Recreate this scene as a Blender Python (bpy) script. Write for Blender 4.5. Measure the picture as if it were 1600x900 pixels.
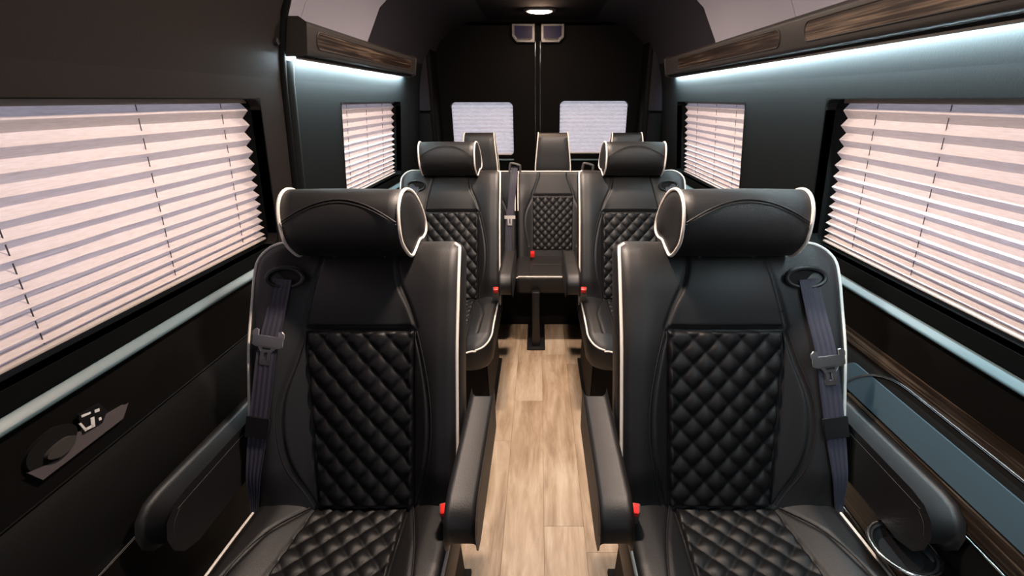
import bpy, bmesh, math, random
import numpy as np
from mathutils import Vector, Matrix
random.seed(4)
for o in list(bpy.data.objects): bpy.data.objects.remove(o)
sc = bpy.context.scene
COL = sc.collection

# ---------------------------------------------------------------- camera, world, exposure
F_PX, PITCH = 680.0, math.atan(295/680.0)
cd = bpy.data.cameras.new('camera'); cam = bpy.data.objects.new('camera', cd); COL.objects.link(cam)
cam.location = (-.017, 0, 1.5)
cam.rotation_euler = (math.pi/2 - PITCH, 0, 0)
cd.sensor_width = 36; cd.lens = F_PX/1600*36; cd.shift_x = -43/1600
cd.clip_start = .01
sc.camera = cam
w = bpy.data.worlds.new('sky'); sc.world = w; w.use_nodes = True
bg = w.node_tree.nodes['Background']
bg.inputs[0].default_value = (.88, .88, 1.0, 1); bg.inputs[1].default_value = .95
vs = sc.view_settings
vs.view_transform = 'Standard'; vs.look = 'None'; vs.gamma = 1; vs.use_curve_mapping = False
vs.exposure = 0.0
LED_POWER = 580.0
DOME_POWER = 1120.0

# ---------------------------------------------------------------- helpers
def tag(o, label=None, cat=None, group=None, kind=None):
    if label: o['label'] = label
    if cat: o['category'] = cat
    if group: o['group'] = group
    if kind: o['kind'] = kind
    return o
def empty(name, loc=(0,0,0), rz=0, sx=1):
    o = bpy.data.objects.new(name, None); COL.objects.link(o)
    o.location = loc; o.rotation_euler = (0,0,rz); o.scale = (sx,1,1); o.empty_display_size = .1
    return o
def copy_tree(o, parent=None):
    c = o.copy(); COL.objects.link(c); c.parent = parent
    for ch in [q for q in bpy.data.objects if q.parent == o]:
        copy_tree(ch, c)
    return c
class MB:
    def __init__(s): s.v = []; s.f = []
    def add(s, vs, fs):
        b = len(s.v); s.v += [tuple(p) for p in vs]; s.f += [tuple(i+b for i in f) for f in fs]; return s
    def box(s, a, b):
        (x0,y0,z0),(x1,y1,z1) = a, b
        return s.add([(x0,y0,z0),(x1,y0,z0),(x1,y1,z0),(x0,y1,z0),(x0,y0,z1),(x1,y0,z1),(x1,y1,z1),(x0,y1,z1)],
            [(0,3,2,1),(4,5,6,7),(0,1,5,4),(1,2,6,5),(2,3,7,6),(3,0,4,7)])
    def tube(s, pts, r, n=8, closed=False, cap=True):
        P = [Vector(p) for p in pts]; N = len(P); vs = []; fs = []
        T = []
        for i in range(N):
            a = P[i-1] if (i > 0 or closed) else P[i]; b = P[(i+1) % N] if (i < N-1 or closed) else P[i]
            d = b - a; T.append(d.normalized() if d.length > 1e-9 else Vector((0,0,1)))
        up = Vector((0,0,1)) if abs(T[0].z) < .9 else Vector((1,0,0))
        nrm = (up - T[0]*up.dot(T[0])).normalized()
        for i in range(N):
            nrm = (nrm - T[i]*nrm.dot(T[i])).normalized(); bn = T[i].cross(nrm)
            rr = r[i] if isinstance(r, (list,tuple)) else r
            for k in range(n):
                a = 2*math.pi*k/n; vs.append(P[i] + (nrm*math.cos(a) + bn*math.sin(a))*rr)
        for i in range(N if closed else N-1):
            j = (i+1) % N
            for k in range(n):
                l = (k+1) % n; fs.append((i*n+k, i*n+l, j*n+l, j*n+k))
        if not closed and cap:
            fs.append(tuple(range(n-1,-1,-1))); fs.append(tuple((N-1)*n+k for k in range(n)))
        return s.add(vs, fs)
    def build(s, name, mat, parent=None, smooth=True, angle=40, bevel=0, seg=2, flip=False):
        me = bpy.data.meshes.new(name)
        me.from_pydata([tuple(p) for p in s.v], [], s.f)
        bm = bmesh.new(); bm.from_mesh(me)
        bmesh.ops.remove_doubles(bm, verts=bm.verts, dist=1e-6)
        if bevel:
            es = [e for e in bm.edges if len(e.link_faces) == 2 and e.calc_face_angle(0) > .5]
            bmesh.ops.bevel(bm, geom=es, offset=bevel, segments=seg, profile=.5, affect='EDGES', clamp_overlap=True)
        if flip != 'keep': bmesh.ops.recalc_face_normals(bm, faces=bm.faces)
        bm.to_mesh(me); bm.free()
        me.materials.append(mat)
        if smooth:
            me.shade_smooth()
            if angle < 180:
                try: me.set_sharp_from_angle(angle=math.radians(angle))
                except Exception: pass
        o = bpy.data.objects.new(name, me); COL.objects.link(o); o.parent = parent
        return o
def prism(pts, axis, a, b):
    """extrude a 2-D polygon along an axis: 'x' -> pts are (y,z), 'y' -> (x,z), 'z' -> (x,y)"""
    m = MB(); n = len(pts)
    def P(p, t): return (t,p[0],p[1]) if axis == 'x' else (p[0],t,p[1]) if axis == 'y' else (p[0],p[1],t)
    m.add([P(p,a) for p in pts] + [P(p,b) for p in pts],
          [tuple(range(n)), tuple(range(2*n-1,n-1,-1))] + [(i,(i+1)%n,n+(i+1)%n,n+i) for i in range(n)])
    return m
def smoothline(pts, n=8, closed=False):
    P = [np.array(p, float) for p in pts]; N = len(P); out = []
    for i in range(N if closed else N-1):
        g = lambda k: P[k % N] if closed else P[min(max(k,0),N-1)]
        a,b,c,d = g(i-1),g(i),g(i+1),g(i+2)
        for k in range(n):
            t = k/n
            out.append(tuple(.5*((2*b)+(c-a)*t+(2*a-5*b+4*c-d)*t*t+(3*b-a-3*c+d)*t**3)))
    if not closed: out.append(tuple(P[-1]))
    return out
def rrect(x0, x1, z0, z1, r, k=6):
    out = []
    for cx, cz, a0 in ((x1-r,z1-r,0),(x0+r,z1-r,90),(x0+r,z0+r,180),(x1-r,z0+r,270)):
        for i in range(k+1):
            a = math.radians(a0 + 90*i/k); out.append((cx+r*math.cos(a), cz+r*math.sin(a)))
    return out
def plate_hole(outer, inner, r, fmap, d0, d1, k=6):
    """plate with a rounded-rectangle hole in a mapped plane; fmap(a,b,depth) -> xyz"""
    m = MB(); (x0,x1,z0,z1) = outer; L = rrect(*inner, r, k)
    C = [(x1,z1),(x0,z1),(x0,z0),(x1,z0)]; n = len(L)
    vs = []
    for d in (d0, d1): vs += [fmap(a,b,d) for a,b in L] + [fmap(a,b,d) for a,b in C]
    M = n+4; fs = []
    for q in (0, 1):
        o = q*M
        for c in range(4):
            for i in range(k): fs.append((o+n+c, o+c*(k+1)+i, o+c*(k+1)+i+1))
            e = c*(k+1)+k; g = (e+1) % n
            fs.append((o+n+c, o+e, o+g, o+n+(c+1)%4))
    for i in range(n): fs.append((i,(i+1)%n,M+(i+1)%n,M+i))
    for c in range(4): fs.append((n+c,n+(c+1)%4,M+n+(c+1)%4,M+n+c))
    return m.add(vs, fs)

# ---------------------------------------------------------------- materials
def mat(name, col, rough=.5, metal=0, bump=0, bscale=300, spec=.5, coat=0, var=0, vscale=6, detail=4):
    m = bpy.data.materials.new(name); m.use_nodes = True; nt = m.node_tree; b = nt.nodes['Principled BSDF']
    b.inputs['Base Color'].default_value = (*col,1); b.inputs['Roughness'].default_value = rough
    b.inputs['Metallic'].default_value = metal; b.inputs['Specular IOR Level'].default_value = spec
    b.inputs['Coat Weight'].default_value = coat
    tc = nt.nodes.new('ShaderNodeTexCoord')
    if bump:
        n = nt.nodes.new('ShaderNodeTexNoise'); n.inputs['Scale'].default_value = bscale; n.inputs['Detail'].default_value = detail
        bp = nt.nodes.new('ShaderNodeBump'); bp.inputs['Strength'].default_value = bump; bp.inputs['Distance'].default_value = .002
        nt.links.new(tc.outputs['Object'], n.inputs['Vector']); nt.links.new(n.outputs['Fac'], bp.inputs['Height'])
        nt.links.new(bp.outputs['Normal'], b.inputs['Normal'])
    if var:
        n = nt.nodes.new('ShaderNodeTexNoise'); n.inputs['Scale'].default_value = vscale; n.inputs['Detail'].default_value = 3
        mr = nt.nodes.new('ShaderNodeMix'); mr.data_type = 'RGBA'
        mr.inputs['A'].default_value = (*[c*(1-var) for c in col],1); mr.inputs['B'].default_value = (*[min(1,c*(1+var)) for c in col],1)
        nt.links.new(tc.outputs['Object'], n.inputs['Vector']); nt.links.new(n.outputs['Fac'], mr.inputs['Factor'])
        nt.links.new(mr.outputs['Result'], b.inputs['Base Color'])
    return m
def wood(name, c0, c1, c2, rough, stretch, axis='y', scale=6, rnd=False, spec=.5, bump=.05, lo=.40, hi=.62):
    m = bpy.data.materials.new(name); m.use_nodes = True; nt = m.node_tree; b = nt.nodes['Principled BSDF']; L = nt.links.new
    tc = nt.nodes.new('ShaderNodeTexCoord'); mp = nt.nodes.new('ShaderNodeMapping')
    s = {'y':(stretch,1,stretch),'x':(1,stretch,stretch)}[axis]
    mp.inputs['Scale'].default_value = s
    L(tc.outputs['Object'], mp.inputs['Vector'])
    n = nt.nodes.new('ShaderNodeTexNoise'); n.noise_dimensions = '4D'; n.inputs['Scale'].default_value = scale; n.inputs['Detail'].default_value = 8; n.inputs['Roughness'].default_value = .65
    n.inputs['Distortion'].default_value = .6
    L(mp.outputs['Vector'], n.inputs['Vector'])
    n2 = nt.nodes.new('ShaderNodeTexNoise'); n2.noise_dimensions = '4D'; n2.inputs['Scale'].default_value = 2.2; n2.inputs['Detail'].default_value = 3
    L(tc.outputs['Object'], n2.inputs['Vector'])
    if rnd:
        oi = nt.nodes.new('ShaderNodeObjectInfo'); mm = nt.nodes.new('ShaderNodeMath'); mm.operation = 'MULTIPLY'; mm.inputs[1].default_value = 20
        L(oi.outputs['Random'], mm.inputs[0]); L(mm.outputs[0], n.inputs['W']); L(mm.outputs[0], n2.inputs['W'])
    cr = nt.nodes.new('ShaderNodeValToRGB'); e = cr.color_ramp.elements
    e[0].position = lo; e[0].color = (*c0,1); e[1].position = hi; e[1].color = (*c2,1)
    x = e.new(.5); x.color = (*c1,1)
    ad = nt.nodes.new('ShaderNodeMix'); ad.data_type = 'FLOAT'; ad.inputs['Factor'].default_value = .38
    L(n.outputs['Fac'], ad.inputs['A']); L(n2.outputs['Fac'], ad.inputs['B']); L(ad.outputs['Result'], cr.inputs['Fac'])
    L(cr.outputs['Color'], b.inputs['Base Color']); b.inputs['Roughness'].default_value = rough; b.inputs['Specular IOR Level'].default_value = spec
    bp = nt.nodes.new('ShaderNodeBump'); bp.inputs['Strength'].default_value = bump; bp.inputs['Distance'].default_value = .002
    L(n.outputs['Fac'], bp.inputs['Height']); L(bp.outputs['Normal'], b.inputs['Normal'])
    return m
def emit(name, col, st):
    m = bpy.data.materials.new(name); m.use_nodes = True; nt = m.node_tree; b = nt.nodes['Principled BSDF']
    b.inputs['Base Color'].default_value = (*col,1); b.inputs['Emission Color'].default_value = (*col,1); b.inputs['Emission Strength'].default_value = st
    return m
def blind_mat(name, col, tcol, trans, stretch_axis):
    m = bpy.data.materials.new(name); m.use_nodes = True; nt = m.node_tree; nt.nodes.clear(); L = nt.links.new
    out = nt.nodes.new('ShaderNodeOutputMaterial'); mix = nt.nodes.new('ShaderNodeMixShader'); mix.inputs[0].default_value = trans
    d = nt.nodes.new('ShaderNodeBsdfDiffuse'); t = nt.nodes.new('ShaderNodeBsdfTranslucent')
    tc = nt.nodes.new('ShaderNodeTexCoord'); mp = nt.nodes.new('ShaderNodeMapping')
    mp.inputs['Scale'].default_value = (40,6,90) if stretch_axis == 'y' else (6,40,90)
    n = nt.nodes.new('ShaderNodeTexNoise'); n.inputs['Scale'].default_value = 5; n.inputs['Detail'].default_value = 6; n.inputs['Roughness'].default_value = .7
    L(tc.outputs['Object'], mp.inputs['Vector']); L(mp.outputs['Vector'], n.inputs['Vector'])
    cr = nt.nodes.new('ShaderNodeValToRGB'); e = cr.color_ramp.elements
    e[0].position = .3; e[0].color = (*[c*.58 for c in tcol],1); e[1].position = .7; e[1].color = (*[min(1,c*1.2) for c in tcol],1)
    L(n.outputs['Fac'], cr.inputs['Fac'])
    L(cr.outputs['Color'], t.inputs['Color']); d.inputs['Color'].default_value = (*col,1)
    L(d.outputs[0], mix.inputs[1]); L(t.outputs[0], mix.inputs[2]); L(mix.outputs[0], out.inputs['Surface'])
    return m

M = {}
M['leather'] = mat('black_leather', (.0046,.0042,.0048), .52, bump=.25, bscale=420, spec=.60)
M['leather_quilt'] = mat('quilted_leather', (.0046,.0044,.0050), .48, bump=.22, bscale=520, spec=.36)
M['piping'] = mat('cream_piping', (.78,.72,.66), .45)
M['stitch'] = mat('dark_stitching', (.014,.013,.013), .6)
M['plastic'] = mat('black_plastic', (.008,.008,.009), .38)
M['base'] = mat('black_base', (.006,.006,.006), .7, spec=.2)
M['belt'] = mat('belt_webbing', (.034,.032,.050), .6, bump=.3, bscale=900)
M['steel'] = mat('brushed_steel', (.60,.57,.55), .30, metal=1)
M['chrome'] = mat('chrome_trim', (.75,.73,.72), .16, metal=1)
M['red'] = mat('red_button', (.75,.02,.015), .35)
M['white'] = mat('white_print', (.72,.70,.68), .5)
M['buckle'] = mat('grey_buckle', (.09,.085,.085), .4)
M['wall'] = mat('charcoal_wall', (.0042,.0052,.0056), .65, bump=.12, bscale=260, spec=.10)
M['wall_low'] = mat('black_lower_wall', (.0045,.0042,.004), .55, bump=.1, bscale=260, spec=.15)
M['door'] = mat('brown_black_door', (.0135,.0112,.0108), .7, bump=.12, bscale=260, spec=.08)
M['gasket'] = mat('rubber_gasket', (.003,.0036,.0036), .7, spec=.05)
M['bar'] = mat('charcoal_valance', (.021,.018,.017), .55, spec=.25, bump=.1, bscale=300)
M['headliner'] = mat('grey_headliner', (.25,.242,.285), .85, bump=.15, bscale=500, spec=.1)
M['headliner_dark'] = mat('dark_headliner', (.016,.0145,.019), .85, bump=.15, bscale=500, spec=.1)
M['ceiling'] = mat('black_ceiling', (.005,.0045,.0055), .9, bump=.15, bscale=500, spec=.1)
M['rear'] = mat('black_rear_panel', (.0018,.0017,.0017), .65, bump=.1, bscale=260, spec=.06)
M['sill'] = mat('silver_sill', (.080,.130,.150), .40, spec=.35)
M['console'] = mat('slate_console', (.038,.060,.075), .42, bump=.05, bscale=200)
M['gloss'] = mat('gloss_black', (.012,.011,.013), .10, spec=.8)
M['bezel'] = mat('satin_grey_bezel', (.10,.085,.09), .30, spec=.5)
M['bezel_dark'] = mat('dark_bezel', (.05,.045,.043), .35)
M['glass'] = mat('dark_blue_glass', (.006,.004,.030), .35, spec=.06)
M['wood'] = wood('dark_wood_veneer', (.006,.0035,.0025), (.022,.013,.0085), (.15,.108,.076), .32, 60, 'y', 2.2)
M['oak'] = wood('oak_plank', (.18,.11,.060), (.40,.29,.195), (.60,.49,.38), .42, 7, 'y', 2.5, rnd=True, spec=.4, lo=.36, hi=.66)
M['led'] = emit('led_diffuser', (.72,.93,1.0), LED_POWER)
M['dome'] = emit('warm_lamp_lens', (1.0,.80,.66), DOME_POWER)
M['dome_dim'] = emit('dim_warm_lamp_lens', (1.0,.66,.46), DOME_POWER*.22)
M['dome_house'] = mat('lamp_housing', (.02,.018,.018), .4)
M['blind'] = blind_mat('blind_fabric', (.86,.74,.67), (.74,.73,.84), .50, 'y')
M['blind_rear'] = blind_mat('blind_fabric_rear', (.86,.78,.78), (.95,.91,1.0), .90, 'x')
M['rail'] = mat('blind_rail', (.45,.40,.37), .5)
M['cord'] = mat('blind_cord', (.05,.05,.06), .7)

# ---------------------------------------------------------------- the shell
PROF = [(0,.90),(.40,.885),(.66,.88),(.72,.885),(.80,.905),(.82,.915),(.985,.912),(1.03,.905),(1.56,.845),(1.65,.828),(1.75,.798),(1.88,.725),(1.95,.64),(1.985,.52),(2.0,.36)]
def WX(z):
    return float(np.interp(z, [p[0] for p in PROF], [p[1] for p in PROF]))
SIDE = {-1:.015, 1:0.0}
def wp(sd, y, z, inn=0.0):
    return (sd*(WX(z)+SIDE[sd]-inn), y, z)
ZW0, ZW1 = 1.03, 1.56
def sheet(sd, y0, y1, zs, th=.03):
    """a wall skin of real thickness between y0 and y1 following the profile at heights zs"""
    m = MB(); n = len(zs); vs = []
    for t in (0, -th):
        for y in (y0, y1): vs += [wp(sd, y, z, t) for z in zs]
    fs = []
    for i in range(n-1):
        fs += [(i,i+1,n+i+1,n+i),(2*n+i,3*n+i,3*n+i+1,2*n+i+1),(i,2*n+i,2*n+i+1,i+1),(n+i,n+i+1,3*n+i+1,3*n+i)]
    fs += [(0,n,3*n,2*n),(n-1,2*n+n-1,4*n-1,2*n-1)]
    return m.add(vs, fs)
def plane_map(sd):
    return lambda y, z, d: (sd*(WX(min(max(z,ZW0),ZW1))+SIDE[sd]+d), y, z)
Z_LOW = [0,.40,.66,.72,.80,.82,.985,1.03]
Z_UP = [1.56,1.65,1.72]
Z_HEAD = [1.72,1.75,1.80,1.88,1.92,1.95,1.97,1.985,2.0]
Y0, Y1 = -1.2, 3.6

# floor
fl = MB().box((-.95,Y0,-.06),(.95,Y1+.1,-.006)).build('floor', M['base'], None, False)
tag(fl, 'light oak plank floor running down the aisle', 'floor', kind='structure')
PW = .152; plank_mesh = {}
for c in range(12):
    x0 = -.912 + c*PW
    y = -1.2 + random.random()*.9 - .9
    while y < Y1:
        ya, yb = max(y, Y0), min(y+1.22, Y1+.05); y += 1.22
        if yb - ya < .05: continue
        L_ = round(yb-ya, 3)
        if L_ not in plank_mesh:
            p = MB().box((.0003,.0003,-.008),(PW-.0003,L_-.0003,0)).build('plank', M['oak'], fl, False, bevel=.0004, seg=1)
            plank_mesh[L_] = p.data
        else:
            p = bpy.data.objects.new('plank', plank_mesh[L_]); COL.objects.link(p); p.parent = fl
        p.location = (x0, ya, 0)
# ceiling
m = MB(); m.box((-.42,Y0,2.0),(.42,Y1+.05,2.03))
ceil = m.build('ceiling', M['ceiling'], None, False); tag(ceil, 'near-black fabric ceiling with a row of dome lamps', 'ceiling', kind='structure')

# windows: (side, y0, y1, z0, z1)
WIN = [(-1,.12,1.438,1.052,1.50),(-1,2.03,2.90,1.052,1.485),(1,.12,1.432,1.052,1.50),(1,2.00,2.99,1.052,1.485)]
# right wall
wr = sheet(1, Y0, Y1, Z_LOW).build('wall_right', M['wall_low'], None, angle=25)
tag(wr, 'black lower side wall under the right windows', 'wall', kind='structure')
def panel(sd, parent, name, outer, inner, matl, r=.02):
    return plate_hole(outer, inner, r, plane_map(sd), 0, .03).build(name, matl, parent, True, 25)
panel(1, wr, 'window_panel', (Y0,1.72,ZW0,ZW1), WIN[2][1:], M['wall'], .03)
panel(1, wr, 'window_panel', (1.72,Y1,ZW0,ZW1), WIN[3][1:], M['wall'], .02)
sheet(1, Y0, Y1, Z_UP).build('upper_panel', M['wall'], wr, angle=25)
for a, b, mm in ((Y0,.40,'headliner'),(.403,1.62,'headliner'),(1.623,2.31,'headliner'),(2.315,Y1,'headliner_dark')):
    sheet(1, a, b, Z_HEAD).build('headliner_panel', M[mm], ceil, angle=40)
# left wall (behind the sliding door)
wl = sheet(-1, 1.60, Y1, Z_LOW).build('wall_left', M['wall_low'], None, angle=25)
tag(wl, 'charcoal side wall behind the sliding door on the left', 'wall', kind='structure')
panel(-1, wl, 'window_panel', (1.60,Y1,ZW0,ZW1), WIN[1][1:], M['wall'], .02)
sheet(-1, 1.60, Y1, Z_UP).build('upper_panel', M['wall'], wl, angle=25)
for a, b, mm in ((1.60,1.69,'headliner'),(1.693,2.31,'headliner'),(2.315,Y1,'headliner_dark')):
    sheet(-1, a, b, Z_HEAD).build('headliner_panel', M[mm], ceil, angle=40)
# rounded edge post beside the door
m = MB(); m.tube([wp(-1, 1.625, z, -.012) for z in (0,.4,.66,.8,.985,1.1,1.3,1.45,1.56,1.62)], .026, 12)
m.build('edge_post', M['wall'], wl)
# sliding door
dl = sheet(-1, Y0, 1.568, Z_LOW).build('door_1', M['wall_low'], None, angle=25)
tag(dl, 'dark sliding door panel filling the left foreground', 'door', kind='structure')
panel(-1, dl, 'window_panel', (Y0,1.568,ZW0,ZW1), WIN[0][1:], M['door'], .03)
sheet(-1, Y0, 1.568, [1.56,1.65,1.75,1.82,1.88,1.95,1.985,2.0]).build('upper_panel', M['door'], dl, angle=40)
m = MB(); m.tube([wp(-1, 1.584, z, -.002) for z in np.linspace(0,1.99,40)], .0135, 10); m.build('door_seal', M['gasket'], dl)
m = MB(); m.tube([wp(-1, 1.545, 1.665, -.004), wp(-1, 1.545, 1.665, .010)], [.012,.009], 14)
m.build('door_stop', M['plastic'], dl)
# rear wall frame and rear doors
YR = 3.6
rear = MB()
rear.box((-.95,YR-.20,0),(-.775,YR+.05,2.03)); rear.box((.735,YR-.20,0),(.95,YR+.05,2.03)); rear.box((-.775,YR-.12,1.985),(.735,YR+.05,2.03))
rw = rear.build('wall_rear', M['rear'], None, True, 40, bevel=.02, seg=3); tag(rw, 'black rear frame around the two back doors', 'wall', kind='structure')
for sd in (-1,1):
    xa, xb = (-.905,-.80) if sd < 0 else (.765,.87)
    MB().box((xa,YR-.235,1.42),(xb,YR-.20,1.98)).build('pillar_cover', M['headliner_dark'], rw, bevel=.012)
    MB().box((xa,YR-.235,.3),(xb,YR-.20,1.41)).build('pillar_cover', M['rear'], rw, bevel=.012)
RWIN = [(-.699,-.221,1.088,1.478),(.139,.665,1.100,1.487)]
DOORS = [(-.775,-.033),(-.027,.735)]
for i in range(2):
    xa, xb = DOORS[i]
    d = plate_hole((xa,xb,0,1.985), RWIN[i], .035, lambda a,b,dd: (a,YR+dd,b), 0, .05).build('door_%d' % (i+2), M['rear'], None, True, 30)
    tag(d, ('left' if i == 0 else 'right') + ' black rear door with a small rounded window', 'door', kind='structure')
    xi = -.048 if i == 0 else -.012
    m = MB(); m.tube([(xi,YR-.006,.05),(xi,YR-.006,1.885)], .009, 10); m.build('door_edge_seal', M['gloss'], d)
    # pale grab lip below the window
    a, b = RWIN[i][0], RWIN[i][1]
    MB().box((a,YR-.02,1.052),(b,YR,1.064)).build('window_lip', M['sill'], d, bevel=.003)
post = MB().box((-.026,YR-.028,.02),(-.020-.014,YR,1.99)).build('door_gap_strip', M['gasket'], rw)
# rounded window linings
for i, (sd,y0,y1,z0,z1) in enumerate(WIN):
    g = .004
    wn = plate_hole((y0-.003,y1+.003,z0-.040,z1+.003), (y0,y1,z0,z1), .022, plane_map(sd), -.0015, .15).build('window_%d' % (i+1), M['gasket'], None, True, 30)
    tag(wn, ['black lining of the large left door window','black lining of the small left window near the back','black lining of the large right window','black lining of the small right window near the back'][i], 'window', kind='structure')
for i, (a,b,c,d) in enumerate(RWIN):
    wn = plate_hole((a-.01,b+.01,c-.01,d+.01), (a,b,c,d), .034, lambda p,q,dd: (p,YR+dd,q), -.004, .06).build('window_%d' % (i+5), M['gasket'], None, True, 30)
    tag(wn, 'black lining of the %s rear door window' % ('left' if i == 0 else 'right'), 'window', kind='structure')
# unseen bulkhead added behind the camera; windscreen opening sized to set the daylight fill
wf = plate_hole((-.95,.95,0,2.03), (-.62,.62,.72,1.70), .08, lambda p,q,dd: (p,Y0+dd,q), 0, -.05).build('wall_front', M['rear'], None, True, 30)
tag(wf, 'unseen black bulkhead added behind the camera, its windscreen opening sized for daylight fill', 'wall', kind='structure')

# sills, beads and inlays on the side walls ------------------------------------------------
def sill(sd, y0, y1, n):
    pr = [(.035,1.008),(.002,1.008),(-.012,.991),(-.012,.986),(-.008,.983),(.035,.983)]
    m = prism([(sd*(.906+SIDE[sd]+p[0]), p[1]) for p in pr], 'y', y0, y1)
    o = m.build('trim_%d' % n, M['sill'], None, True, 30, bevel=.002)
    return o
tag(sill(-1, Y0, 1.565, 1), 'pale blue sill strip under the large left window', 'trim', kind='structure')
tag(sill(-1, 1.67, 3.35, 2), 'pale sill strip under the small left window', 'trim', kind='structure')
tag(sill(1, Y0, 3.35, 3), 'pale blue sill strip running under the right windows', 'trim', kind='structure')
def inlay(sd, y0, y1, z0, z1, r, matl, name, parent, th=.006, inn=0):
    """a rounded slab lying on the wall profile"""
    L = rrect(y0, y1, z0, z1, r, 6); n = len(L); m = MB()
    m.add([wp(sd,a,b,inn+th) for a,b in L] + [wp(sd,a,b,inn-.004) for a,b in L],
          [tuple(range(n)), tuple(range(2*n-1,n-1,-1))] + [(i,(i+1)%n,n+(i+1)%n,n+i) for i in range(n)])
    return m.build(name, matl, parent, True, 40)
def bead(sd, pts, r, matl, parent, name='chrome_bead', inn=.004):
    return MB().tube([wp(sd, y, z, inn) for y, z in pts], r, 8).build(name, matl, parent)
inlay(1, Y0, 1.55, .832, .872, .004, M['wood'], 'wood_strip', wr, .004)
arc = [(-1.1,.828),(.60,.828),(.90,.830)] + [(.90+.17*math.sin(a), .83-.13*(1-math.cos(a))) for a in np.linspace(.15,1.5,9)]
bead(1, arc, .0028, M['chrome'], wr)
inlay(1, Y0, 1.10, .724, .796, .033, M['console'], 'console_panel', wr, .004)
inlay(1, Y0, 1.055, .668, .718, .024, M['wood'], 'wood_inlay', wr, .006)
o = rrect(-1.1, 1.06, .664, .722, .028, 8)
bead(1, o[7:] [:30] if False else [p for p in o if p[1] < .70 or p[0] > 1.0][::1], .0022, M['chrome'], wr, 'chrome_outline') if False else None
bead(1, [(-1.1,.660),(.9,.660),(1.02,.662),(1.05,.672),(1.062,.69)], .0024, M['chrome'], wr, 'chrome_outline')
inlay(1, Y0, 1.5, .405, .52, .01, M['wood'], 'lower_wood_panel', wr, .004)
bead(1, [(-1.1,.395),(1.5,.395)], .003, M['chrome'], wr)
# left door: bead, groove strip
bead(-1, [(-1.1,.632),(1.5,.632)], .0022, M['chrome'], dl)
bead(-1, [(-1.1,.828),(1.55,.828)], .0016, M['wall_low'], dl, 'door_bead')
bead(-1, [(1.67,.828),(3.3,.828)], .0022, M['plastic'], wl, 'wall_bead')

# ---------------------------------------------------------------- light bars
def light_bar(sd, y0, y1, inserts, label):
    r = empty('light_bar', (0,y0,0))
    S = SIDE[sd]*.3
    dO = SIDE[sd]-S
    pr = [(.8015+dO,1.735),(.775,1.735),(.757,1.722),(.772,1.640),(.784,1.634),(.829+dO,1.634)]
    m = prism([(sd*(p[0]+S), p[1]) for p in pr], 'y', 0, y1-y0)
    m.build('housing', M['bar'], r, True, 40, bevel=.006, seg=3)
    # the strip is tilted to wash the wall; its channel shields the cabin side
    prism([(sd*(x+S), z) for x, z in ((.8090,1.6205),(.8125,1.6345),(.8108,1.6350),(.8073,1.6210))], 'y', .01, y1-y0-.01).build('led_strip', M['led'], r, False)
    prism([(sd*(x+S), z) for x, z in ((.8030,1.6200),(.8072,1.6200),(.8107,1.6352),(.8030,1.6352))], 'y', .004, y1-y0-.004).build('led_channel', M['bar'], r, False)
    for a, b in inserts:
        L = rrect(a-y0, b-y0, 1.656, 1.708, .022, 6); n = len(L); mm = MB()
        fx = lambda z, t: sd*(.757 + (1.722-z)/(1.722-1.640)*.015 + S + t)
        mm.add([(fx(q,-.001),p,q) for p,q in L] + [(fx(q,.006),p,q) for p,q in L],
               [tuple(range(n)), tuple(range(2*n-1,n-1,-1))] + [(i,(i+1)%n,n+(i+1)%n,n+i) for i in range(n)])
        o = mm.build('wood_insert', M['wood'], r, True, 40)
        MB().tube([(fx(q,-.0008),p,q) for p,q in L], .0025, 6, closed=True).build('insert_rim', M['bar'], o)
    tag(r, label, 'light bar', 'light bars above the windows')
    return r
light_bar(-1, 1.60, 2.95, [(1.68,2.86)], 'shorter light bar with one wood insert above the small left window')
light_bar(1, -.6, 3.02, [(1.62,2.75),(.05,1.475),(-.55,-.05)], 'long light bar with wood inserts running above the right windows')

# ---------------------------------------------------------------- ceiling lamps
def dome(y, label, lens='dome'):
    r = empty('dome_lamp', (-.017,y,2.0))
    m = MB(); k = 28
    ring = lambda a, b, z: [(a*math.cos(t)*(1 if True else 1), b*math.sin(t), z) for t in np.linspace(0,2*math.pi,k,endpoint=False)]
    A, B, C = ring(.10,.055,0), ring(.095,.05,-.010), ring(.078,.036,-.011)
    m.add(A+B+C, [(i,(i+1)%k,k+(i+1)%k,k+i) for i in range(k)] + [(k+i,k+(i+1)%k,2*k+(i+1)%k,2*k+i) for i in range(k)])
    m.build('housing', M['dome_house'], r, True, 40)
    A, B, C = ring(.078,.036,-.010), ring(.06,.028,-.017), ring(.03,.016,-.021)
    m = MB(); m.add(A+B+C, [(i,(i+1)%k,k+(i+1)%k,k+i) for i in range(k)] + [(k+i,k+(i+1)%k,2*k+(i+1)%k,2*k+i) for i in range(k)] + [tuple(range(2*k,3*k))])
    m.build('lens', M[lens], r)
    tag(r, label, 'lamp', 'dome lamps on the ceiling')
dome(3.1, 'small warm dome lamp glowing on the ceiling above the rear bench', 'dome_dim')
dome(2.22, 'warm dome lamp on the ceiling above the second row, out of frame')
dome(1.08, 'warm dome lamp on the ceiling above the front seats, out of frame')

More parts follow.
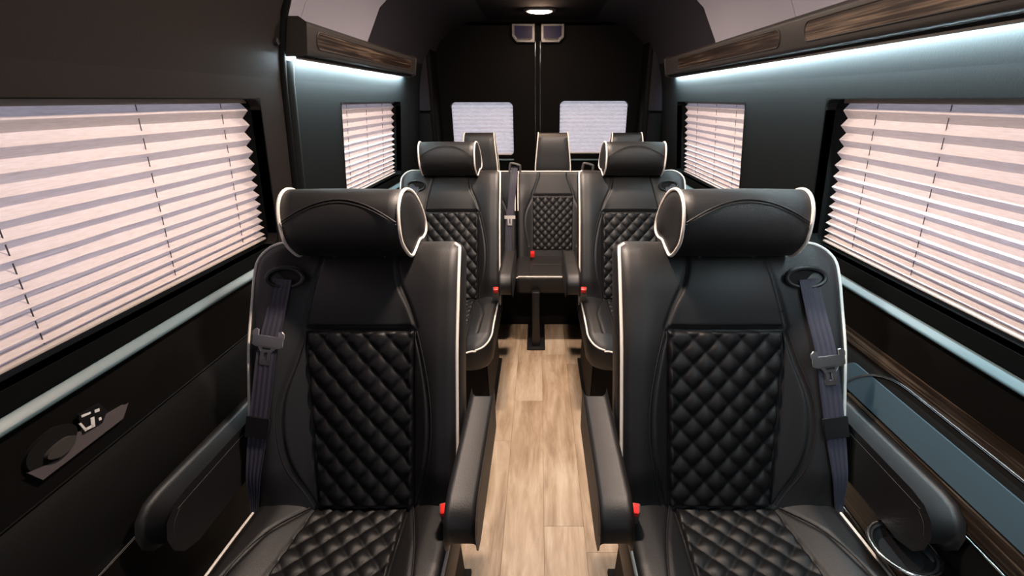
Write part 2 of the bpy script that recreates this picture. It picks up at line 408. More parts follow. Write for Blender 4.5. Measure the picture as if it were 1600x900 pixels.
# ---------------------------------------------------------------- pleated blinds
def blind(sd, y0, y1, z0, z1, cords, label, amp=.019, top=.043, bot=.022):
    r = empty('pleated_blind', (0,(y0+y1)/2,z0))
    yc = (y0+y1)/2
    # pleat heights shrink downwards, as a hanging blind rests on its sill
    H = z1 - z0; n = max(6, round(H/((top+bot)/2))); ps = np.linspace(top,bot,n); ps *= H/ps.sum()
    zs = [z1]
    for p in ps: zs += [zs[-1]-p*.5, zs[-1]-p]
    off = .040
    ny = 14; ys = np.linspace(y0,y1,ny)
    vs = []; fs = []
    for i, z in enumerate(zs):
        d = off + (0 if i % 2 else amp)
        for j, y in enumerate(ys):
            q = random.uniform(-.0012,.0012)
            vs.append((sd*(WX(min(max(z,ZW0),ZW1))+SIDE[sd]+d+q), y-yc, z-z0+random.uniform(-.0008,.0008)))
    for i in range(len(zs)-1):
        for j in range(ny-1): fs.append((i*ny+j,i*ny+j+1,(i+1)*ny+j+1,(i+1)*ny+j))
    MB().add(vs,fs).build('fabric', M['blind'], r, True, 10)
    X1 = WX(z1)+SIDE[sd]; X0 = WX(z0)+SIDE[sd]
    for (X,za,zb,nm) in ((X1,z1-.001,z1+.012,'top_rail'),(X0,z0-.006,z0+.001,'bottom_rail')):
        MB().box((sd*(X+off-.002),y0-yc,za-z0),(sd*(X+off+amp+.002),y1-yc,zb-z0)).build(nm, M['rail'], r, bevel=.002)
    for yy in cords:
        o = off + amp*.40
        MB().tube([(sd*(WX(z)+SIDE[sd]+o), yy-yc, z-z0) for z in np.linspace(z1,z0+.005,5)], .0011, 6).build('cord', M['cord'], r)
    tag(r, label, 'blind', 'pleated window blinds')
blind(-1, .125, 1.437, 1.066, 1.490, [.35,.72,1.05,1.33], 'large pleated blind in the left sliding door window')
blind(-1, 2.035, 2.895, 1.066, 1.478, [2.2,2.45,2.7], 'small pleated blind in the left window behind the sliding door')
blind(1, .125, 1.412, 1.066, 1.490, [.35,.72,1.05,1.28], 'large pleated blind in the right foreground window')
blind(1, 2.005, 2.955, 1.066, 1.478, [2.2,2.45,2.75], 'small pleated blind in the right window near the back')
def rear_blind(i, label):
    a, b, z0, z1 = RWIN[i]; a -= .006; b += .006; z1 += .004
    xc = (a+b)/2; r = empty('pleated_blind', (xc,YR+.05,z0))
    n = 13; zs = np.linspace(z1, z0+.008, 2*n+1); nx = 12; vs = []; fs = []
    for k, z in enumerate(zs):
        for x in np.linspace(a,b,nx): vs.append((x-xc, (0 if k % 2 else .016)+random.uniform(-.0018,.0018), z-z0+random.uniform(-.001,.001)))
    for k in range(2*n):
        for j in range(nx-1): fs.append((k*nx+j,k*nx+j+1,(k+1)*nx+j+1,(k+1)*nx+j))
    MB().add(vs,fs).build('fabric', M['blind_rear'], r, True, 10)
    MB().box((a-xc,-.001,z0-z0-.004),(b-xc,.018,.009)).build('bottom_rail', M['rail'], r, bevel=.002)
    tag(r, label, 'blind', 'pleated window blinds')
rear_blind(0, 'pleated blind in the left rear door window')
rear_blind(1, 'pleated blind in the right rear door window')

# ---------------------------------------------------------------- rear door latch covers
def latch(x0, x1, label):
    r = empty('latch_cover', ((x0+x1)/2,YR,1.88)); h = (x1-x0)/2; s = 1 if x0 > -.05 else -1
    P = [(-h*s,0),( (h-.03)*s,0),(h*s,.03),(h*s,.10),(-h*s,.10)]
    prism(P, 'y', -.055, 0).build('cover', M['plastic'], r, True, 40, bevel=.006)
    Q = [(-h*s+.012*s,.018),((h-.036)*s,.018),((h-.014)*s,.038),((h-.014)*s,.09),(-h*s+.012*s,.09)]
    prism(Q, 'y', -.059, -.05).build('glass_face', M['glass'], r, True, 40, bevel=.003)
    m = MB(); m.tube([(-h*s+.02*s,-.058,.010),((h-.034)*s,-.058,.010)], .0035, 8); m.build('metal_edge', M['steel'], r)
    m = MB(); m.tube([((h-.022)*s,-.058,.012),((h-.004)*s,-.058,.036)], .0035, 8); m.build('metal_edge', M['steel'], r)
    tag(r, label, 'latch', 'latch covers at the top of the rear doors')
latch(-.205,-.058, 'left dark blue latch cover at the top of the rear doors')
latch(.002,.150, 'right dark blue latch cover at the top of the rear doors')

# ---------------------------------------------------------------- door handle on the sliding door
r = empty('door_handle', wp(-1,.66,.89))
B0 = np.array(wp(-1,.66,.89))
def dh(y, z, inn): return tuple(np.array(wp(-1,y,z,inn)) - B0)
def slab(poly, i0, i1):
    n = len(poly); m = MB()
    return m.add([dh(a,b,i1) for a,b in poly] + [dh(a,b,i0) for a,b in poly], [tuple(range(n)), tuple(range(2*n-1,n-1,-1))] + [(i,(i+1)%n,n+(i+1)%n,n+i) for i in range(n)])
slab([(.577,.893),(.588,.867),(.752,.867),(.772,.888),(.735,.893),(.690,.887),(.668,.902),(.655,.886),(.62,.878)], -.004, .010).build('bezel', M['bezel'], r, True, 40, bevel=.002)
slab(smoothline([(.580,.897),(.60,.884),(.64,.881),(.660,.893),(.668,.918),(.64,.938),(.59,.925)],4,True), -.002, .009).build('recess', M['base'], r, True, 40, bevel=.002)
slab(smoothline([(.604,.899),(.622,.888),(.645,.891),(.655,.905),(.640,.912),(.612,.908)],4,True), .006, .018).build('lever', M['bezel_dark'], r, True, 40, bevel=.004)
lab = slab([(.672,.893),(.712,.888),(.730,.905),(.722,.930),(.680,.935)], .008, .0115).build('switch_plate', M['gloss'], r, True, 40)
for q in ([(.674,.918),(.678,.896),(.682,.896),(.678,.918)], [(.678,.897),(.694,.893),(.695,.899),(.680,.902)], [(.690,.894),(.697,.892),(.703,.912),(.696,.914)],
          [(.683,.926),(.700,.922),(.701,.926),(.684,.931)], [(.707,.918),(.716,.915),(.718,.921),(.709,.924)], [(.708,.897),(.713,.896),(.714,.902),(.709,.903)]):
    slab(q, .011, .0122).build('printed_mark', M['white'], lab, False)
tag(r, 'satin grey door handle bezel with a black lever on the left door', 'door handle')

# ---------------------------------------------------------------- cup holder on the right wall
r = empty('cup_holder', (.810,.672,.540)); k = 32
ring = lambda a, z: [(a*math.cos(t), a*math.sin(t), z) for t in np.linspace(0,2*math.pi,k,endpoint=False)]
m = MB(); rows = ring(.035,.0)+ring(.055,.018)+ring(.066,.025)+ring(.058,.025)+ring(.050,.006)
m.add(rows, [(q*k+i,q*k+(i+1)%k,(q+1)*k+(i+1)%k,(q+1)*k+i) for q in range(4) for i in range(k)] + [tuple(range(4*k,5*k)), tuple(range(k))])
m.build('cup', M['plastic'], r)
MB().tube(ring(.067,.026), .0042, 10, closed=True).build('chrome_rim', M['chrome'], r)
MB().box((.045,-.03,.002),(.082,.03,.020)).build('bracket', M['plastic'], r, bevel=.004)
tag(r, 'chrome-rimmed cup holder on the right wall under the outer armrest', 'cup holder')

# ---------------------------------------------------------------- seats
def sstep(a, b, x):
    t = np.clip((x-a)/(b-a),0,1); return t*t*(3-2*t)
def seam_d(x, s, lines):
    d = np.full(np.broadcast(x,s).shape, 9.0)
    for L in lines:
        for (ax,ay),(bx,by) in zip(L[:-1],L[1:]):
            vx, vy = bx-ax, by-ay; l2 = vx*vx+vy*vy+1e-12
            t = np.clip(((x-ax)*vx+(s-ay)*vy)/l2,0,1)
            d = np.minimum(d, np.hypot(x-ax-t*vx, s-ay-t*vy))
    return d
class Pad:
    """an upholstered pad: height field H(x,s) over a rounded outline, in a frame fr(x,s,n)"""
    def __init__(p, fr, x0, x1, s0, s1, r0, r1, H, er, thick, seams=(), gd=.006):
        p.fr,p.x0,p.x1,p.s0,p.s1,p.r0,p.r1,p.H0,p.er,p.thick,p.seams,p.gd = fr,x0,x1,s0,s1,r0,r1,H,er,thick,seams,gd
    def lim(p, s):
        a, b = p.x0, p.x1
        q = s-(p.s1-p.r0)
        if q > 0: a = p.x0 + p.r0 - math.sqrt(max(0,p.r0**2-q*q))
        q = s-(p.s1-p.r1)
        if q > 0: b = p.x1 - p.r1 + math.sqrt(max(0,p.r1**2-q*q))
        return a, b
    def edge(p, x, s):
        d = np.minimum(np.minimum(x-p.x0, p.x1-x), p.s1-s)
        for (cx, r, sg) in ((p.x0+p.r0, p.r0, -1),(p.x1-p.r1, p.r1, 1)):
            cy = p.s1-r
            inn = ((x-cx)*sg > 0) & (s > cy)
            d = np.where(inn, r-np.hypot(x-cx, s-cy), d)
        return np.maximum(d, 0)
    def H(p, x, s, seams=False):
        x = np.asarray(x,float); s = np.asarray(s,float)
        q = np.clip(1-p.edge(x,s)/p.er, 0, 1)
        h = p.H0(x,s) - p.er*(1-np.sqrt(np.maximum(0,1-q*q)))
        if seams and p.seams: h = h - p.gd*np.exp(-(seam_d(x,s,p.seams)/.0045)**2)
        return h
    def mesh(p, name, matl, parent, ns, nx):
        tt = np.linspace(0,1,ns); sv = p.s0 + (p.s1-p.s0)*tt
        sv = np.concatenate([sv[:-1], p.s1-(p.s1-sv[-2])*np.array([.6,.3,.1,0.0])])
        ns = len(sv)
        u = np.linspace(-1,1,nx); u = np.sin(u*math.pi/2)*.25+u*.75
        X = np.zeros((ns,nx)); S = np.zeros((ns,nx))
        for i, s in enumerate(sv):
            a, b = p.lim(s); X[i] = (a+b)/2+(b-a)/2*u; S[i] = s
        N = p.H(X,S,True)
        m = MB(); vs = [p.fr(X[i,j],S[i,j],N[i,j]) for i in range(ns) for j in range(nx)]
        fs = [(i*nx+j,i*nx+j+1,(i+1)*nx+j+1,(i+1)*nx+j) for i in range(ns-1) for j in range(nx-1)]
        loop = [(i,0) for i in range(ns)] + [(ns-1,j) for j in range(1,nx)] + [(i,nx-1) for i in range(ns-2,-1,-1)] + [(0,j) for j in range(nx-2,0,-1)]
        base = len(vs); cx, cs = (p.x0+p.x1)/2, (p.s0+p.s1)/2; nl = len(loop); prev = [i*nx+j for i,j in loop]
        for q, (dn, sh) in enumerate(((.35,0.0),(.8,.004),(1.0,.02))):
            cur = []
            for (i,j) in loop:
                x, s, n0 = X[i,j], S[i,j], N[i,j]
                L = math.hypot(cx-x, cs-s)+1e-9
                cur.append(len(vs)); vs.append(p.fr(x+(cx-x)/L*sh, s+(cs-s)/L*sh, n0+(-p.thick-n0)*dn))
            fs += [(prev[k],prev[(k+1)%nl],cur[(k+1)%nl],cur[k]) for k in range(nl)]
            prev = cur
        c = len(vs); vs.append(p.fr(cx,cs,-p.thick))
        fs += [(prev[k],prev[(k+1)%nl],c) for k in range(nl)]
        m.add(vs,fs)
        return m.build(name, matl, parent, True, 75)
    def patch(p, name, matl, parent, s0, s1, lf, rf, ns, nx, lift=.004, fn=None, ew=.009):
        sv = np.linspace(s0,s1,ns); u = np.linspace(0,1,nx)
        X = np.zeros((ns,nx)); S = np.zeros((ns,nx)); E = np.zeros((ns,nx))
        for i, s in enumerate(sv):
            a, b = lf(s), rf(s); X[i] = a+(b-a)*u; S[i] = s
            E[i] = np.minimum(np.minimum(X[i]-a, b-X[i]), min(s-s0, s1-s))
        e = np.sqrt(np.clip(1-(1-np.clip(E/ew,0,1))**2,0,1))
        N = p.H(X,S) - .005 + (.005+lift)*e
        if fn: N = N + fn(X,S)*e
        m = MB(); m.add([p.fr(X[i,j],S[i,j],N[i,j]) for i in range(ns) for j in range(nx)],
            [(i*nx+j,i*nx+j+1,(i+1)*nx+j+1,(i+1)*nx+j) for i in range(ns-1) for j in range(nx-1)])
        return m.build(name, matl, parent, True, 180)
    def line(p, pts, n=0, dn=.0, k=6):
        L = smoothline(pts, k); X = np.array([q[0] for q in L]); S = np.array([q[1] for q in L]); N = p.H(X,S)+dn
        return [p.fr(x,s,h) for x,s,h in zip(X,S,N)]
def quilt(w, h, amp):
    def f(x, s):
        a = x/w + s/h; b = x/w - s/h
        return amp*np.power(np.abs(np.sin(math.pi*a))*np.abs(np.sin(math.pi*b)), .50)
    return f
def ip(tab):
    a = [t[0] for t in tab]; b = [t[1] for t in tab]
    return lambda s: float(np.interp(s,a,b))
def ipsm(tab):
    L = smoothline(sorted(tab), 8); a = [q[0] for q in L]; b = [q[1] for q in L]
    return lambda s: float(np.interp(s,a,b))
def ribbon(path, matl, name, parent, th=.0016, ribs=4):
    """belt webbing: path of (centre, width vector, normal)"""
    k = 4*ribs+1; m = MB(); vs = []; fs = []
    for c, wv, nv in path:
        c, wv, nv = np.array(c), np.array(wv), np.array(nv)
        for sg in (1,-1):
            for j in range(k):
                t = -1+2*j/(k-1); vs.append(c + wv*t*.5 + nv*(sg*th*.5+.0009*math.cos(ribs*math.pi*(t+1))*(sg > 0)))
    n = len(path); K = 2*k
    for i in range(n-1):
        for j in range(k-1):
            fs.append((i*K+j,i*K+j+1,(i+1)*K+j+1,(i+1)*K+j)); fs.append((i*K+k+j,(i+1)*K+k+j,(i+1)*K+k+j+1,i*K+k+j+1))
        fs.append((i*K,(i+1)*K,(i+1)*K+k,i*K+k)); fs.append((i*K+k-1,i*K+2*k-1,(i+1)*K+2*k-1,(i+1)*K+k-1))
    m.add(vs,fs); return m.build(name, matl, parent, True, 50)

REC = math.radians(22); SR, CR = math.sin(REC), math.cos(REC); ZJ = .486
def make_seat(mir, tong_s):
    """captain's seat facing -y; x>0 is the window side; mir=-1 mirrors it"""
    root = empty('captain_seat')
    fb = lambda x,s,n: (mir*x, s*SR-n*CR, ZJ+s*CR+n*SR)
    fc = lambda x,t,n: (mir*x, -t, ZJ-.012+.02*t+n)
    BL = .722; hw = .29
    # --- base
    m = MB(); m.box((-.265,-.40,0),(.265,.14,.02)); m.build('floor_plate', M['base'], root, bevel=.004)
    prism([(-.38,.02),(.10,.02),(.06,.34),(-.42,.34)], 'x', -.25, .25).build('base', M['base'], root, True, 40, bevel=.01)
    # --- cushion
    def HC(x,t): return .034*sstep(.11,.22,np.abs(x))*(1-.3*sstep(.3,.5,t)) + .010*np.sin(np.clip(t/.5,0,1)*math.pi) - .03*sstep(.42,.52,t)
    ql = lambda t: -.135-.02*t/.5; qr = lambda t: .125+.045*t/.5
    sl = [[(-.137,0),(-.157,.5)],[(.127,0),(.172,.5)]]
    cl = [[(-.15,.0),(-.19,.12),(-.215,.25),(-.21,.42)],[(.14,.0),(.20,.10),(.232,.22),(.235,.42)]]
    cu = Pad(fc, -.285,.285,-.02,.51,.10,.09,HC,.036,.13, sl+cl)
    c = cu.mesh('cushion', M['leather'], root, 100, 120)
    cu.patch('quilted_panel', M['leather_quilt'], c, .0, .47, ql, qr, 118, 80, .003, quilt(.060,.060,.010))
    for sgn, L in ((-1,cl[0]),(1,cl[1])):
        MB().tube(cu.line(L, dn=.0005), .0016, 6).build('seam', M['stitch'], c)
    pts = [(-.279,-.0)] + [(-.279,t) for t in (.1,.2,.3,.40)] + [(-.185-.094*math.cos(a), .41+.094*math.sin(a)) for a in np.linspace(.1,1.5,8)] + [(0,.504)] \
        + [(.195+.084*math.cos(a), .42+.084*math.sin(a)) for a in np.linspace(1.5,.1,8)] + [(.279,t) for t in (.40,.3,.2,.1,0)]
    MB().tube(cu.line(pts, dn=.003, k=3), .0042, 8).build('piping', M['piping'], c)
    # --- backrest
    def HB(x,s):
        up = 1-.55*sstep(.40,.64,s)
        return .046*sstep(.125,.235,np.abs(x))*up*(.6+.4*sstep(.0,.12,s)) - .045*np.clip((s-.58)/.142,0,1)**2 + .006*np.cos(np.clip(x/.12,-1,1)*math.pi/2)
    yL = [(.70,-.108),(.66,-.106),(.60,-.120),(.54,-.148),(.486,-.168)]; yR = [(.70,.106),(.66,.108),(.60,.122),(.54,.138),(.486,.150)]
    yLf, yRf = ipsm(yL), ipsm(yR)
    pl = lambda s: -.150-.008*(s/.47); pr = lambda s: .112+.028*min(1,s/.40)
    oC = [(0,.125),(.10,.178),(.20,.200),(.30,.196),(.40,.166),(.478,.145)]; iC = [(0,-.165),(.10,-.190),(.20,-.205),(.30,-.203),(.40,-.185),(.478,-.162)]
    oCf, iCf = ipsm(oC), ipsm(iC)
    seams = [[(x,s) for s,x in yL],[(x,s) for s,x in yR],[(-.165,.481),(.148,.481)],
             smoothline([(x,s) for s,x in oC],3), smoothline([(x,s) for s,x in iC],3), [(-.152,0),(-.159,.478)], [(.115,0),(.142,.478)]]
    bk = Pad(fb, -hw, hw, -.07, BL, .035, .075, HB, .034, .115, seams)
    b = bk.mesh('backrest', M['leather'], root, 165, 132)
    bk.patch('yoke_panel', M['leather'], b, .487, .690, lambda s: yLf(s)+.004, lambda s: yRf(s)-.004, 40, 60, .003, lambda x,s: .006*np.exp(-((s-.56)/.07)**2))
    bk.patch('quilted_panel', M['leather_quilt'], b, .0, .477, pl, pr, 122, 84, .004, quilt(.062,.070,.0105))
    bk.patch('side_insert', M['leather'], b, .0, .476, lambda s: pr(s)+.003, lambda s: max(oCf(s)-.003, pr(s)+.006), 60, 10, .003)
    bk.patch('side_insert', M['leather'], b, .0, .476, lambda s: min(iCf(s)+.003, pl(s)-.006), lambda s: pl(s)-.003, 60, 10, .003)
    for L in (oC, iC):
        for o in (.0075,):
            sg = 1 if L is oC else -1
            MB().tube(bk.line([(x+sg*o,s) for s,x in L], dn=.0004), .0013, 6).build('seam', M['stitch'], b)
    e = .0065
    ppi = [(-hw+.035-(.035-e)*math.cos(a)*1.0, BL-.035+(.035-e)*math.sin(a)) for a in (1.15,.8,.4)] + [(-hw+e,s) for s in (.64,.5,.35,.2,.05,-.03)]
    MB().tube(bk.line(ppi, dn=.003), .0044, 8).build('piping', M['piping'], b)
    ppo = [(.15,BL-e),(.18,BL-e)] + [(hw-.075+(.075-e)*math.sin(a), BL-.075+(.075-e)*math.cos(a)) for a in (0,.35,.7,1.05,1.4)] + [(hw-e,s) for s in (.59,.5,.35,.2,.05,-.03)]
    MB().tube(bk.line(ppo, dn=.003), .0044, 8).build('piping', M['piping'], b)
    # --- headrest
    prof = smoothline([(.212,1.142),(.186,1.180),(.186,1.236),(.208,1.276),(.250,1.292),(.305,1.277),(.355,1.234),(.385,1.182),(.383,1.150),(.352,1.138),(.318,1.140),(.280,1.126),(.245,1.118)], 4, True)
    wide = lambda y: 1+.07*(y-.19)/.19
    cy, cz = .272, 1.208; n = len(prof); m = MB(); vs = []; fs = []; xs = [-.150,-.148,-.12,-.06,0,.06,.12,.148,.150]
    for i, x in enumerate(xs):
        k = (.955,.99,1.0,1.012,1.016,1.012,1.0,.99,.955)[i]
        vs += [(mir*x*wide(p[0]), cy+(p[0]-cy)*k, cz+(p[1]-cz)*k) for p in prof]
    for i in range(len(xs)-1): fs += [(i*n+j,i*n+(j+1)%n,(i+1)*n+(j+1)%n,(i+1)*n+j) for j in range(n)]
    h = m.add(vs,fs).build('headrest', M['leather'], root, True, 75)
    for sg in (-1,1):
        m = MB(); vs = []; fs = []
        for dx, k in ((.149,.97),(.153,.92),(.156,.72),(.157,.36)): vs += [(mir*sg*dx*wide(p[0]), cy+(p[0]-cy)*k, cz+(p[1]-cz)*k) for p in prof]
        for q in range(3): fs += [(q*n+j,q*n+(j+1)%n,(q+1)*n+(j+1)%n,(q+1)*n+j) for j in range(n)]
        fs.append(tuple(range(3*n,4*n)))
        m.add(vs,fs).build('end_panel', M['leather'], h, True, 75)
        MB().tube([(mir*sg*.152*wide(p[0]), cy+(p[0]-cy)*.995, cz+(p[1]-cz)*.995) for p in prof], .0044, 8, closed=True).build('piping', M['piping'], h)
    fr = [(1.146,.210),(1.182,.184),(1.21,.181),(1.236,.184),(1.258,.193),(1.276,.206),(1.288,.226)]
    ff = ipsm(fr)
    for dz, rr in ((0,.0017),(-.006,.0010)):
        pts = []
        for x in np.linspace(-.145,.145,31):
            z = 1.226 + .050*(1-(abs(x)/.145)**2) + dz; k = 1.0+.014*(1-(x/.15)**2)
            pts.append((mir*x, cy+(ff(z)-cy)*k-.0005, cz+(z-cz)*k))
        MB().tube(pts, rr, 6).build('seam', M['stitch'], h)
    for sg in (-.07,.07): MB().tube([(mir*sg,.27,1.10),(mir*sg,.272,1.16)], .007, 8).build('headrest_post', M['plastic'], root)
    # --- armrests
    for ax in (-.334,.336):
        P = [(.205,.700),(-.150,.702),(-.180,.697),(-.203,.680),(-.213,.655),(-.211,.625),(-.196,.602),(-.165,.590),(.205,.582)]
        a = prism(P, 'x', mir*ax-.035, mir*ax+.035).build('armrest', M['leather'], root, True, 50, bevel=.013, seg=4)
        for sg in (-1,1):
            L = [(mir*ax+sg*.0345, p[0]*.985, p[1]-.0085) for p in P[:5]]
            MB().tube(smoothline(L,3), .0014, 6).build('seam', M['stitch'], a)
        xs = sorted((mir*(ax*.86), mir*ax))
        MB().tube([(mir*ax*.80,.155,.64),(mir*ax*.95,.155,.64)], .028, 16).build('pivot', M['plastic'], a)
    # --- shoulder belt
    gx, gs = .193, .620
    gd = empty('_tmp'); bpy.data.objects.remove(gd)
    def on(x, s, dn): return fb(x, s, float(bk.H(x,s))+dn)
    NV = np.array((0,-CR,SR))
    g = MB(); g.tube([fb(gx+.047*math.cos(t), gs+.026*math.sin(t), float(bk.H(gx,gs))+.004+.10*(.047*math.cos(t))) for t in np.linspace(0,2*math.pi,28,endpoint=False)], .0065, 8, closed=True)
    gd = g.build('belt_guide', M['plastic'], b)
    mm = MB(); el = [fb(gx+.044*math.cos(t), gs+.024*math.sin(t), float(bk.H(gx,gs))+.002) for t in np.linspace(0,2*math.pi,24,endpoint=False)]
    mm.add(el, [tuple(range(24))]); mm.build('slot', M['base'], gd, False)
    belt = empty('seat_belt'); belt.parent = root
    kp = .24
    ctr = [(.199,gs-.004,.010,.050),(.204,.57,.012,.050),(.214,.50,.013,.051),(.226,.42,.014,.052),(.236,.33,.014,.052),(.246,.25,.014,.051),(.256,.17,.014,.046),(.266,.09,.014,.036),(.274,.02,.015,.022),(.280,-.05,.018,.008)]
    CT = smoothline(ctr, 4); path = []
    for i, (x,s,dn,wd) in enumerate(CT):
        a = CT[max(0,i-1)]; c2 = CT[min(len(CT)-1,i+1)]
        t = np.array(fb(c2[0],c2[1],0))-np.array(fb(a[0],a[1],0)); t /= np.linalg.norm(t)
        wv = np.cross(t, NV); wv /= np.linalg.norm(wv)
        path.append((fb(x,s,max(float(bk.H(x-.01,s)),.012)+dn*.55), wv*wd, NV))
    ribbon(path, M['belt'], 'webbing', belt)
    cf = lambda s: float(np.interp(-s, [-q[1] for q in CT], [q[0] for q in CT]))
    def plate(name, s0, polys, matl, par, d0=.010, d1=.016, bev=.0015):
        x0 = cf(s0); sl = (cf(s0+.05)-cf(s0-.05))/.1
        m = MB()
        for P in polys:
            n = len(P); vs = []
            for d in (d0,d1): vs += [fb(x0+px+sl*ps, s0+ps-px*sl*mir*mir, float(bk.H(x0-.01,s0))+d) for px,ps in P]
            m.add(vs, [tuple(range(n)), tuple(range(2*n-1,n-1,-1))] + [(i,(i+1)%n,n+(i+1)%n,n+i) for i in range(n)])
        return m.build(name, matl, par, True, 40, bevel=bev)
    ts = tong_s
    plate('tongue', ts, [[(-.038,.006),(.038,.006),(.038,-.016),(.030,-.020),(-.030,-.020),(-.038,-.016)], [(-.040,.006),(-.028,.006),(-.028,.020),(-.034,.022),(-.040,.016)], [(.028,.006),(.040,.006),(.040,.016),(.034,.022),(.028,.020)],
          [(-.022,-.020),(.022,-.020),(.013,-.034),(-.013,-.034)], [(-.013,-.034),(-.006,-.034),(-.006,-.062),(-.013,-.062)], [(.006,-.034),(.013,-.034),(.013,-.062),(.006,-.062)], [(-.013,-.056),(.013,-.056),(.012,-.065),(-.012,-.065)]], M['steel'], belt, .012, .017)
    plate('tongue_slot', ts, [[(-.012,-.022),(.012,-.022),(.010,-.027),(-.010,-.027)]], M['plastic'], belt, .0165, .0176, 0)
    plate('keeper', kp-.005, [[(-.029,.024),(.029,.024),(.028,-.026),(-.028,-.026)]], M['plastic'], belt, .009, .015)
    p0 = np.array(fb(.281,-.055,.03))
    MB().tube([p0+np.array((0,0,.012)), p0, p0+np.array((0,-.008,-.012)), p0+np.array((mir*.008,-.008,-.016))], .004, 8).build('anchor_hook', M['steel'], belt)
    # --- buckle on the aisle side
    bu = empty('buckle'); bu.parent = root; bu.location = (mir*-.272,-.085,.572); bu.rotation_euler = (math.radians(22),0,mir*math.radians(-10))
    MB().box((-.019,-.012,-.10),(.019,.012,.022)).build('buckle_body', M['buckle'], bu, bevel=.004)
    MB().box((-.0155,-.0145,.000),(.0155,.0095,.0250)).build('release_button', M['red'], bu, bevel=.002)
    return root
S = {}
def put(side, y, label, sx):
    x = .49 if side > 0 else -.505
    if side not in S: S[side] = o = make_seat(side, .412 if side > 0 else .462)
    else: o = copy_tree(S[side])
    o.location = (x, y, 0); o.scale = (sx,1,1)
    tag(o, label, 'seat', 'captain seats in two rows')
put(-1, .85, 'front left black quilted captain seat beside the sliding door', .96)
put(1, .85, 'front right black quilted captain seat beside the cup holder', 1.03)
put(-1, 2.18, 'second-row left black quilted captain seat by the small left window', .96)
put(1, 2.18, 'second-row right black quilted captain seat by the small right window', 1.02)

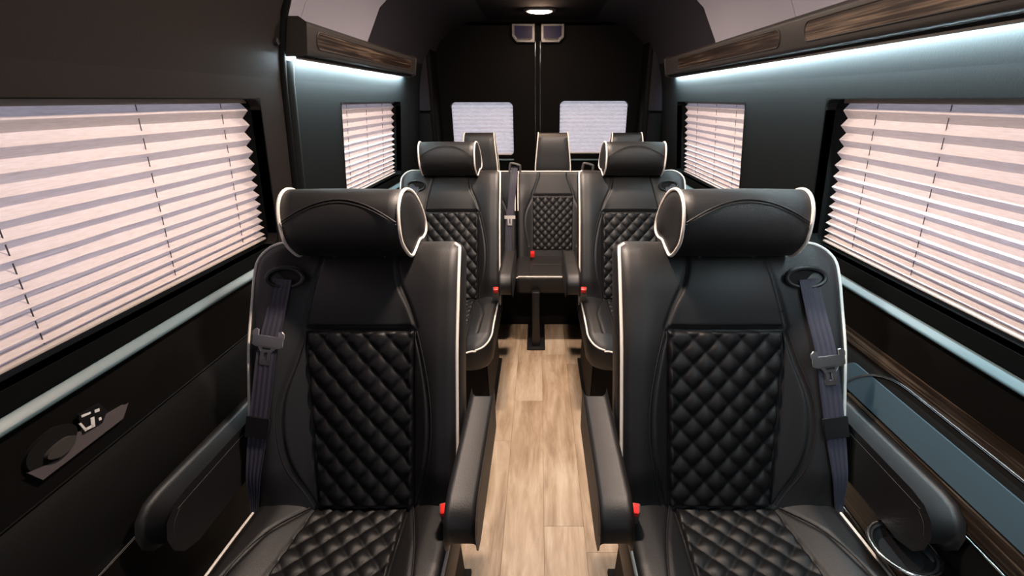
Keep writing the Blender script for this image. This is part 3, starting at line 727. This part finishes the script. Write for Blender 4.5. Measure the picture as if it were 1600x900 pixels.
# ---------------------------------------------------------------- rear bench
bench = empty('rear_bench', (.075,2.90,0)); RB = math.radians(17); sb, cb = math.sin(RB), math.cos(RB); ZB = .50
tag(bench, 'black three-place rear bench with tall headrests in front of the back doors', 'bench')
MB().box((-.74,-.11,0),(.73,.36,.36)).build('bench_base', M['base'], bench, bevel=.01)
MB().box((-.175,-.465,0),(-.055,-.11,.018)).build('foot_plate', M['plastic'], bench, bevel=.006)
MB().box((-.140,-.44,.018),(-.090,-.39,.40)).build('leg', M['plastic'], bench, bevel=.006)
for i, cx in enumerate((-.50,0,.50)):
    fb = lambda x,s,n: (cx+x, s*sb-n*cb, ZB+s*cb+n*sb)
    fc = lambda x,t,n: (cx+x, -t, ZB-.01+n)
    def HC(x,t): return .008*np.sin(np.clip(t/.4,0,1)*math.pi)
    cu = Pad(fc, -.247,.247,-.02,.395,.03,.03,HC,.022,.12, [[(-.15,0),(-.15,.39)],[(.15,0),(.15,.39)],[(-.15,.20),(.15,.20)]], .005)
    c = cu.mesh('cushion', M['leather'], bench, 50, 64)
    MB().tube(cu.line([(-.235,.388),(-.1,.389),(.1,.389),(.235,.388)], dn=.002), .0042, 8).build('piping', M['piping'], c)
    def HB(x,s): return .028*sstep(.13,.22,np.abs(x))*(1-.6*sstep(.36,.5,s)) + .004*np.cos(np.clip(x/.12,-1,1)*math.pi/2)
    yl = ipsm([(.57,-.10),(.53,-.10),(.48,-.118),(.41,-.145)]); yr = ipsm([(.57,.10),(.53,.10),(.48,.118),(.41,.145)])
    bk = Pad(fb, -.247,.247,-.05,.575,.02,.02,HB,.022,.11, [[(yl(s),s) for s in (.57,.53,.5,.46,.41)],[(yr(s),s) for s in (.57,.53,.5,.46,.41)],[(-.145,.405),(.145,.405)],
         smoothline([(-.14,.40),(-.185,.30),(-.195,.2),(-.17,.06)],4), smoothline([(.14,.40),(.185,.30),(.195,.2),(.17,.06)],4)])
    b = bk.mesh('backrest', M['leather'], bench, 100, 90)
    bk.patch('quilted_panel', M['leather_quilt'], b, .03, .40, lambda s: -.14, lambda s: .14, 90, 76, .003, quilt(.052,.056,.0085))
    bk.patch('yoke_panel', M['leather'], b, .41, .562, lambda s: yl(s)+.003, lambda s: yr(s)-.003, 26, 40, .003)
    MB().tube(bk.line([(-.24,.30),(-.24,.50),(-.236,.560),(-.22,.568),(0,.570),(.22,.568),(.236,.560),(.24,.50),(.24,.30)], dn=.003), .0042, 8).build('piping', M['piping'], b)
    # tall tapering headrest
    yb = .575*sb
    P = lambda t: .122-.020*t
    m = MB(); pr = smoothline([(-.045,-.06),(-.05,.06),(-.042,.16),(-.018,.205),(.02,.208),(.042,.17),(.045,.06),(.04,-.06)],4,True); n = len(pr); vs = []; fs = []
    zb = ZB+.575*cb+.03; xs = (-1,-.97,-.6,0,.6,.97,1)
    for k, u in enumerate(xs):
        q = .94 if abs(u) == 1 else 1
        vs += [(cx+u*P(max(0,p[1])/.2), yb+.055+p[0]*q, zb+.07+(p[1]-.07)*q) for p in pr]
    for k in range(len(xs)-1): fs += [(k*n+j,k*n+(j+1)%n,(k+1)*n+(j+1)%n,(k+1)*n+j) for j in range(n)]
    fs += [tuple(range(n)), tuple(range((len(xs)-1)*n, len(xs)*n))]
    h = m.add(vs,fs).build('headrest', M['leather'], bench, True, 60)
    for sg in (-1,1):
        MB().tube([(cx+sg*P(max(0,p[1])/.2)*.985, yb+.055+p[0]*1.01, zb+.07+(p[1]-.07)*1.005) for p in pr], .0042, 8, closed=True).build('piping', M['piping'], h)
    # belt guide loop on top of the backrest and lap belt webbing
    gx = -.262 if i == 1 else (.0 if i == 0 else -.265)
    if i:
        gz = ZB+.575*cb
        lp = [(cx+gx-.036,yb-.01,gz-.01),(cx+gx-.030,yb-.02,gz+.040),(cx+gx-.02,yb-.022,gz+.052),(cx+gx+.030,yb-.022,gz+.040),(cx+gx+.038,yb-.02,gz+.028),(cx+gx+.036,yb-.01,gz-.01)]
        g = MB(); g.tube(smoothline(lp,4), .008, 8); g.build('belt_loop', M['buckle'], bench)
    if i == 1:
        NV = np.array((0,-cb,sb)); pts = smoothline([(gx,.60,.01),(gx-.008,.50,.034),(gx-.022,.36,.034),(gx-.04,.22,.034),(gx-.045,.02,.03)],5); path = []
        wd = np.array((.046,0,0))
        for (x,s,nn) in pts: path.append((fb(x,s,nn), wd, NV))
        path.insert(0, ((cx+gx,yb-.022,gz+.036), wd, NV))
        ribbon(path, M['belt'], 'webbing', bench)
        m = MB(); s0 = .255; x0 = gx-.034
        for P_ in ([(-.036,.010),(.036,.010),(.036,-.010),(-.036,-.010)],[(-.014,-.010),(-.006,-.010),(-.006,-.052),(-.014,-.052)],[(.006,-.010),(.014,-.010),(.014,-.052),(.006,-.052)],[(-.014,-.044),(.014,-.044),(.014,-.054),(-.014,-.054)]):
            n4 = len(P_); m.add([fb(x0+a,s0+q,.038) for a,q in P_]+[fb(x0+a,s0+q,.044) for a,q in P_], [tuple(range(n4)),tuple(range(2*n4-1,n4-1,-1))]+[(k,(k+1)%n4,n4+(k+1)%n4,n4+k) for k in range(n4)])
        m.build('tongue', M['steel'], bench, True, 40, bevel=.0015)
        MB().box((cx-.155,-.10,ZB+.01),(cx-.125,-.05,ZB+.045)).build('belt_buckle', M['red'], bench, bevel=.006)
